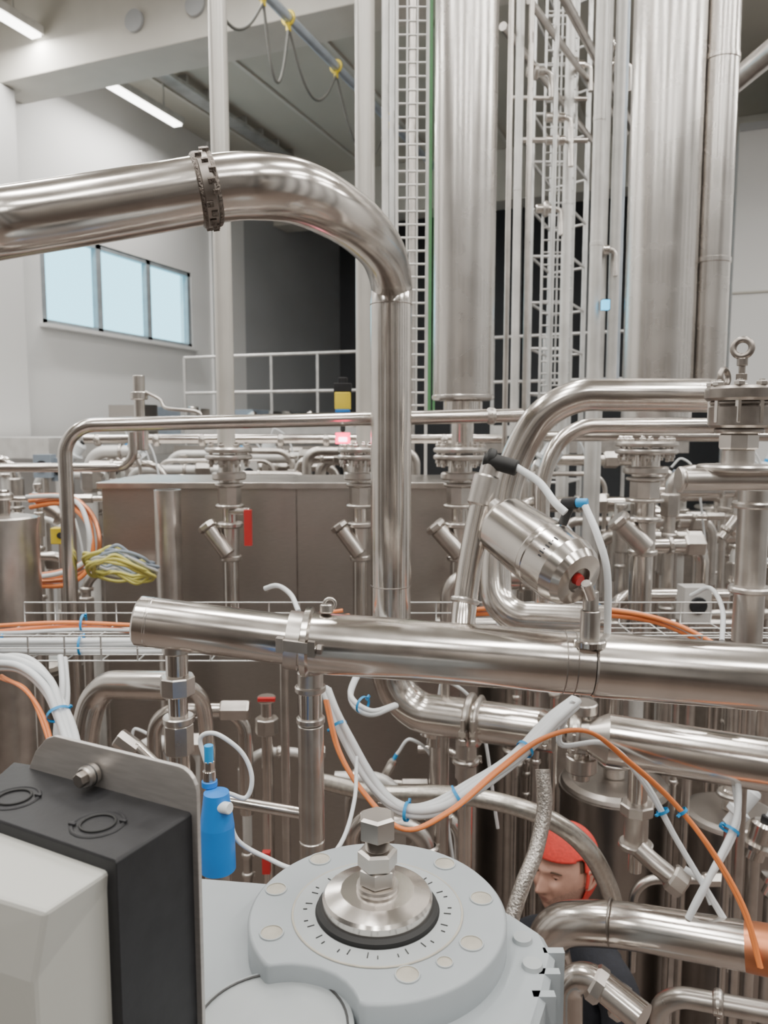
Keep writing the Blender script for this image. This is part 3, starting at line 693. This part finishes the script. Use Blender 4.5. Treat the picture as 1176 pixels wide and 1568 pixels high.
o.lathe(Cc+ZZ*z,ZZ,[(0,rn*1.02),(.003,rn*1.04),(.006,rn*1.02),(.006,0)],steel2,36)
o.lathe(Cc+ZZ*(z+.006),ZZ,[(0,rn*.8),(.002,rn*.92),(.016,rn*.92),(.018,rn*.75),(.018,0)],steel2,6,phase=.4)
o.lathe(Cc+ZZ*(z+.024),ZZ,[(0,rn*.85),(.001,rn*.98),(.015,rn*.98),(.017,rn*.8),(.017,0)],steel2,6,phase=.1)
for i in range(7): o.lathe(Cc+ZZ*(z+.041+i*.0018),ZZ,[(0,rn*.52),(.0009,rn*.60),(.0018,rn*.52)],steeld,24)
o.lathe(Cc+ZZ*(z+.053),ZZ,[(0,0),(0,rn*.8),(.002,rn*.94),(.021,rn*.94),(.0235,rn*.78),(.0235,0)],steel2,6,phase=.55)
o.done(parent=e_)
o=B('gear_housing'); zb=zf-.03
body=[G(285,1342,zb),G(420,1352,zb),G(560,1330,zb),G(700,1350,zb),G(790,1400,zb),G(832,1428,zb),G(850,1462,zb),G(838,1520,zb),G(800,1640,zb),G(700,1760,zb),G(300,1800,zb),G(262,1500,zb)]
o.prism(body,.10,gear,.006)
o.prism([q+(q-Cc).normalized()*.012-ZZ*.10 for q in body],.12,gear,.004)
for (u,v) in ((800,1440),(815,1480)): 
    c=G(u,v,zb); o.lathe(c,ZZ,[(0,.010),(.004,.009),(.004,0)],gear2,20)
c=G(415,1575,zb+.012); o.lathe(c-ZZ*.012,ZZ,[(0,Rf*.55),(.012,Rf*.54),(.014,Rf*.5),(.012,Rf*.49),(.012,0)],gear2,56)
o.torus(c+ZZ*.001,ZZ,Rf*.5,.0012,darkfit,56,6)
for t in (0,.25,.5): 
    q=G(835,1455,zb).lerp(G(800,1600,zb),t); o.box(q-ZZ*.05+RT*.008,.02,.008,.10,gear,RT,FH,ZZ)
cc=sum(body,Vector())/len(body)
o.cyl((cc.x,cc.y,0),(cc.x,cc.y,zb-.2),.09,gear,24); o.cyl((cc.x,cc.y,0),(cc.x,cc.y,.03),.2,gear,24)
o.done(parent=e_)

# ------------------------------------------------------------------ left junction housing
e2=empty('motor_terminal_box')
o=B('mounting_plate'); zt=2.69
pl=G(65,1123,zt); pr=G(300,1180,zt); ex=(pr-pl).normalized(); ey=ex.cross(ZZ)*-1
Lp=(pr-pl).length; rc=.018
out=[(-.022,-.30),(-.022,-.04),(-.010,-.018),(.004,-.004),(.014,0)]
out+= [(Lp-rc+rc*sin(t*pi/10),-rc+rc*cos(t*pi/10)) for t in range(6)]+[(Lp,-.30)]
mi=o.mi(alu)
f1=[o.bm.verts.new(pl+ex*x+ZZ*z) for x,z in out]; f2=[o.bm.verts.new(pl+ex*x+ZZ*z+ey*.004) for x,z in out]
o.face(f1,mi,False); o.face(list(reversed(f2)),mi,False)
for k in range(len(out)): o.face((f1[k],f1[(k+1)%len(out)],f2[(k+1)%len(out)],f2[k]),mi,False)
bc=P(145,1183,(pl.lerp(pr,.35)-CAM).dot(fwd))
nrm=-ey if (-ey).dot(CAM-pl)>0 else ey
o.cylc(bc,bc+nrm*.012,.009,steel2,20); o.cylc(bc+nrm*.01,bc+nrm*.018,.0065,steeld,6); o.torus(bc+nrm*.006,nrm,.008,.0015,darkfit,20,6)
o.done(.0006,parent=e2)
zb2=2.655
o=B('black_housing')
tops=[G(300,1240,zb2),G(178,1318,zb2),G(-60,1236,zb2),G(20,1166,zb2),G(60,1172,zb2)]
o.prism(tops,.34,black,.002)
for (u,v,rp) in ((150,1262,42),(22,1222,42)):
    c=G(u,v,zb2); r_=W(rp,.58); o.lathe(c,ZZ,[(.0004,r_),(.0012,r_*.95),(.0012,r_*.88),(.0003,r_*.84),(.0003,0)],black,36)
    o.torus(c+ZZ*.001,ZZ,r_*.62,.0012,blackr,32,6)
    for k in range(2): 
        a_=k*pi+.5; o.box(c+Vector((cos(a_),sin(a_),0))*r_*.9+ZZ*.0015,.006,.003,.002,black)
o.done(.0008,parent=e2)
o=B('lid_cover'); z1=2.645
T1=[G(179,1325,z1),G(70,1397,z1),G(-80,1352,z1),G(-60,1243,z1)]
ZL=2.598
T2=[G(180,1340,z1-.008),G(52,1506,ZL),G(-120,1450,ZL),G(-90,1243,z1-.008)]
T3=[Vector((q.x,q.y,2.30)) for q in T2]
mi=o.mi(boxg); V=[[o.bm.verts.new(q) for q in L_] for L_ in (T1,T2,T3)]
o.face(V[0],mi,False); o.face(list(reversed(V[2])),mi,False)
for i in range(2):
    for k in range(4): o.face((V[i][k],V[i][(k+1)%4],V[i+1][(k+1)%4],V[i+1][k]),mi,False)
o.done(.003,parent=e2)
o=B('support_post'); q=G(60,1300,2.4); o.cyl((q.x,q.y,0),(q.x,q.y,2.31),.04,gear); o.done(parent=e2)

# ------------------------------------------------------------------ worker
wk=empty('maintenance_worker')
hc=P(864,1330,2.20)
face=(-RT*.74-FH*.66+ZZ*.10).normalized(); hup=(ZZ-face*face.dot(ZZ)).normalized(); hr=face.cross(hup)
M=Matrix((hr,face,hup)).transposed().to_4x4(); M.translation=hc
def g(a,s): return math.exp(-(a/s)**2)
def headpt(x,y,z,k=1.0,feat=True):
    X=.074*x; Y=.098*y; Z=.120*z
    if z<0:
        X*=1-.26*(-z)**1.6; 
        if y<0: Y*=1-.35*(-z)**1.2
    if y>0: Y+=.004
    if not feat and y<0: Y*=1+.22*min(1,-y*1.5); Z-=.012*min(1,-y)
    if feat and y>0:
        w=y
        ramp=min(1,max(0,(.22-z)/.45)) if z>-.27 else max(0,1-(-.27-z)/.06)
        Y+=.031*g(x,.15)*ramp*w
        Y+=.008*g(abs(x)-.16,.09)*g(z+.24,.08)*w
        Y-=.014*g(abs(x)-.38,.17)*g(z-.07,.11)*w
        Y+=.010*g(z-.22,.08)*g(x,.55)*w
        Y+=.007*g(abs(x)-.5,.2)*g(z+.16,.18)*w
        Y-=.004*g(abs(x)-.34,.07)*g(z+.38,.16)*w
        Y+=.007*g(x,.28)*g(z+.47,.10)*w
        Y-=.005*g(x,.26)*g(z+.475,.022)*w
        Y-=.006*g(x,.3)*g(z+.62,.06)*w
        Y+=.013*g(x,.3)*g(z+.82,.15)*w
    return Vector((X,Y,Z))*k
def shell(name,m,k,keep,feat=True,nu=96,nv=80,lipm=False):
    o=B(name); mi=o.mi(m); ml=o.mi(lip) if lipm else mi; ms=o.mi(stub) if lipm else mi; vs={}
    def V(i,j):
        i%=nu
        if (i,j) not in vs:
            t=pi*j/nv; a=2*pi*i/nu; vs[(i,j)]=o.bm.verts.new(M@headpt(sin(t)*cos(a),sin(t)*sin(a),cos(t),k,feat))
        return vs[(i,j)]
    for j in range(nv):
        for i in range(nu):
            t=pi*(j+.5)/nv; a=2*pi*(i+.5)/nu; x,y,z=sin(t)*cos(a),sin(t)*sin(a),cos(t)
            if not keep(x,y,z): continue
            f=[V(i,j),V(i+1,j),V(i+1,j+1),V(i,j+1)]
            if j==0: f=[V(0,0),V(i+1,1),V(i,1)]
            if j==nv-1: f=[V(i,j),V(i+1,j),V(0,nv)]
            mm=mi
            if lipm and y>-.1 and (z<-.36-.25*g(x,.5)+.2*abs(x)): mm=ms
            if lipm and y>0 and (x/.25)**2+((z+.475)/.048)**2<1: mm=ml
            o.face(f,mm,True)
    return o
o=shell('head',skin,1.0,lambda x,y,z:True,lipm=True)
for s in (-1,1):
    c=M@Vector((s*.0280,.0740,.0075)); o.lathe(c,(M.to_3x3()@Vector((0,1,0))),[(-.011,0),(-.009,.007),(0,.0115),(.006,.0098),(.0078,.0082),(.0085,.0066),(.0086,.0065,eyed),(.0105,.0035,eyed),(.0111,0,eyed)],eyew,20,smooth=True)
    o.tube(cat([M@Vector((s*.010,.096,.0205)),M@Vector((s*.026,.0965,.0275)),M@Vector((s*.047,.080,.0235))]),[.0030]*14+[.0024,.002,.0012],hairm,8)
    o.tube(cat([M@Vector((s*.014,.081,.0105)),M@Vector((s*.028,.0865,.0135)),M@Vector((s*.043,.074,.0085))]),.0042,skin,8)
    o.tube(cat([M@Vector((s*.015,.080,.0005)),M@Vector((s*.028,.0825,-.0015)),M@Vector((s*.042,.074,.0005))]),.0040,skin,8)
    ec=M@Vector((s*.075,-.005,-.002)); R3=M.to_3x3()
    o.tube(cat([ec+R3@Vector((0,.008,-.025)),ec+R3@Vector((s*.008,-.008,-.018)),ec+R3@Vector((s*.016,-.018,.008)),ec+R3@Vector((s*.014,-.008,.028)),ec+R3@Vector((s*.004,.008,.022)),ec+R3@Vector((0,.008,-.005))]),.0055,skin,8)
    o.tube([ec+R3@Vector((0,0,-.018)),ec+R3@Vector((s*.005,-.004,.018))],.010,skin,10)
o.done(parent=wk)
o=shell('hair',hairm,1.03,lambda x,y,z:(z>.46 if y>.25 else (z>-.25 if y<-.1 else z>.2)),feat=False); o.done(parent=wk)
def capk(x,y,z):
    if y>.15: return z>.46-.06*y
    if y<-.12: return z>-.93
    return z>-.93+(y+.12)/.27*1.38
o=shell('red_cap',redc,1.14,capk,feat=False)
oo=o.done(parent=wk); sm=oo.modifiers.new('th','SOLIDIFY'); sm.thickness=.004
shd=(-RT*.75-FH*.66).normalized(); side=shd.cross(ZZ).normalized()
neck=hc-ZZ*.16-shd*.035
def BP(s_,f_,z_): return Vector((neck.x,neck.y,0))+side*s_+shd*f_+ZZ*z_
H=neck.z
def skinmesh(name,verts,edges,rad,m,root=0,sub=2):
    bm=bmesh.new(); L=bm.verts.layers.skin.verify(); vs=[]
    for q,r_ in zip(verts,rad):
        v=bm.verts.new(q); v[L].radius=(r_,r_) if not isinstance(r_,tuple) else r_; vs.append(v)
    vs[root][L].use_root=True
    for a,b in edges: bm.edges.new((vs[a],vs[b]))
    me=bpy.data.meshes.new(name); bm.to_mesh(me); bm.free(); me.materials.append(m)
    ob=bpy.data.objects.new(name,me); bpy.context.scene.collection.objects.link(ob)
    s=ob.modifiers.new('skin','SKIN'); s.use_smooth_shade=True
    s=ob.modifiers.new('sub','SUBSURF'); s.levels=sub; s.render_levels=sub
    ob.parent=wk; return ob
hp=H*.60
verts=[BP(0,-.06,hp),BP(0,-.05,hp+.18),BP(0,-.03,H-.22),BP(0,-.01,H-.10),BP(0,0,H+.0)]; rad=[(.16,.12),(.15,.11),(.17,.115),(.11,.085),(.060,.060)]
edges=[(0,1),(1,2),(2,3),(3,4)]
hands=[]
for s in (1,-1):
    b0=len(verts)
    verts+=[BP(s*.17,-.01,H-.15),BP(s*.22,.06,H-.40),BP(s*.16,.28,H-.38),BP(s*.15,.31,H-.375)]; rad+=[.066,.052,.042,.038]
    edges+=[(3,b0),(b0,b0+1),(b0+1,b0+2),(b0+2,b0+3)]; hands.append((s,verts[-1]))
    b0=len(verts)
    verts+=[BP(s*.10,-.05,hp-.08),BP(s*.12,.02,hp*.53),BP(s*.12,-.03,.10)]; rad+=[.10,.072,.05]
    edges+=[(0,b0),(b0,b0+1),(b0+1,b0+2)]
skinmesh('body_workwear',verts,edges,rad,cloth)
skinmesh('neck',[BP(0,0,H-.05),BP(0,.015,H+.05),hc-ZZ*.04-shd*.02],[(0,1),(1,2)],[.056,.053,.053],skin)
for s in (1,-1):
    skinmesh('boot',[BP(s*.12,-.05,.10),BP(s*.12,-.05,.05),BP(s*.12,.06,.045),BP(s*.12,.16,.038)],[(0,1),(1,2),(2,3)],[.052,.048,.045,.036],black)
for s,w in hands:
    wv=[w,w+shd*.05,w+shd*.09+ZZ*.004]; skinmesh('hand_palm',wv,[(0,1),(1,2)],[.026,(.036,.018),(.04,.016)],skin)
    for i,Lf in enumerate((.072,.080,.074,.058)):
        o0=w+shd*.085+side*s*(-.027+i*.018)*-1
        skinmesh('finger_%d'%(i+1),[o0,o0+shd*Lf*.5-ZZ*.004,o0+shd*Lf*.8-ZZ*.02,o0+shd*Lf*.88-ZZ*.042],[(0,1),(1,2),(2,3)],[.009,.0085,.008,.007],skin,sub=1)
    o0=w+shd*.03-side*s*.025; skinmesh('thumb',[o0,o0+shd*.03-side*s*.02-ZZ*.01,o0+shd*.055-side*s*.024-ZZ*.022],[(0,1),(1,2)],[.013,.011,.009],skin,sub=1)

# ------------------------------------------------------------------ world + camera
w=bpy.data.worlds.new('sky'); bpy.context.scene.world=w; w.use_nodes=True
bg=w.node_tree.nodes['Background']; bg.inputs['Color'].default_value=(.40,.85,1.0,1); bg.inputs['Strength'].default_value=3.6
cam=bpy.data.cameras.new('camera'); co=bpy.data.objects.new('camera',cam); bpy.context.scene.collection.objects.link(co)
cam.sensor_fit='VERTICAL'; cam.sensor_height=36; cam.lens=36*F/1568; cam.clip_start=.02; cam.clip_end=100
cam.dof.use_dof=True; cam.dof.focus_distance=.95; cam.dof.aperture_fstop=9
Mx=Matrix((RT,UP,-fwd)).transposed().to_4x4(); Mx.translation=CAM; co.matrix_world=Mx
bpy.context.scene.camera=co
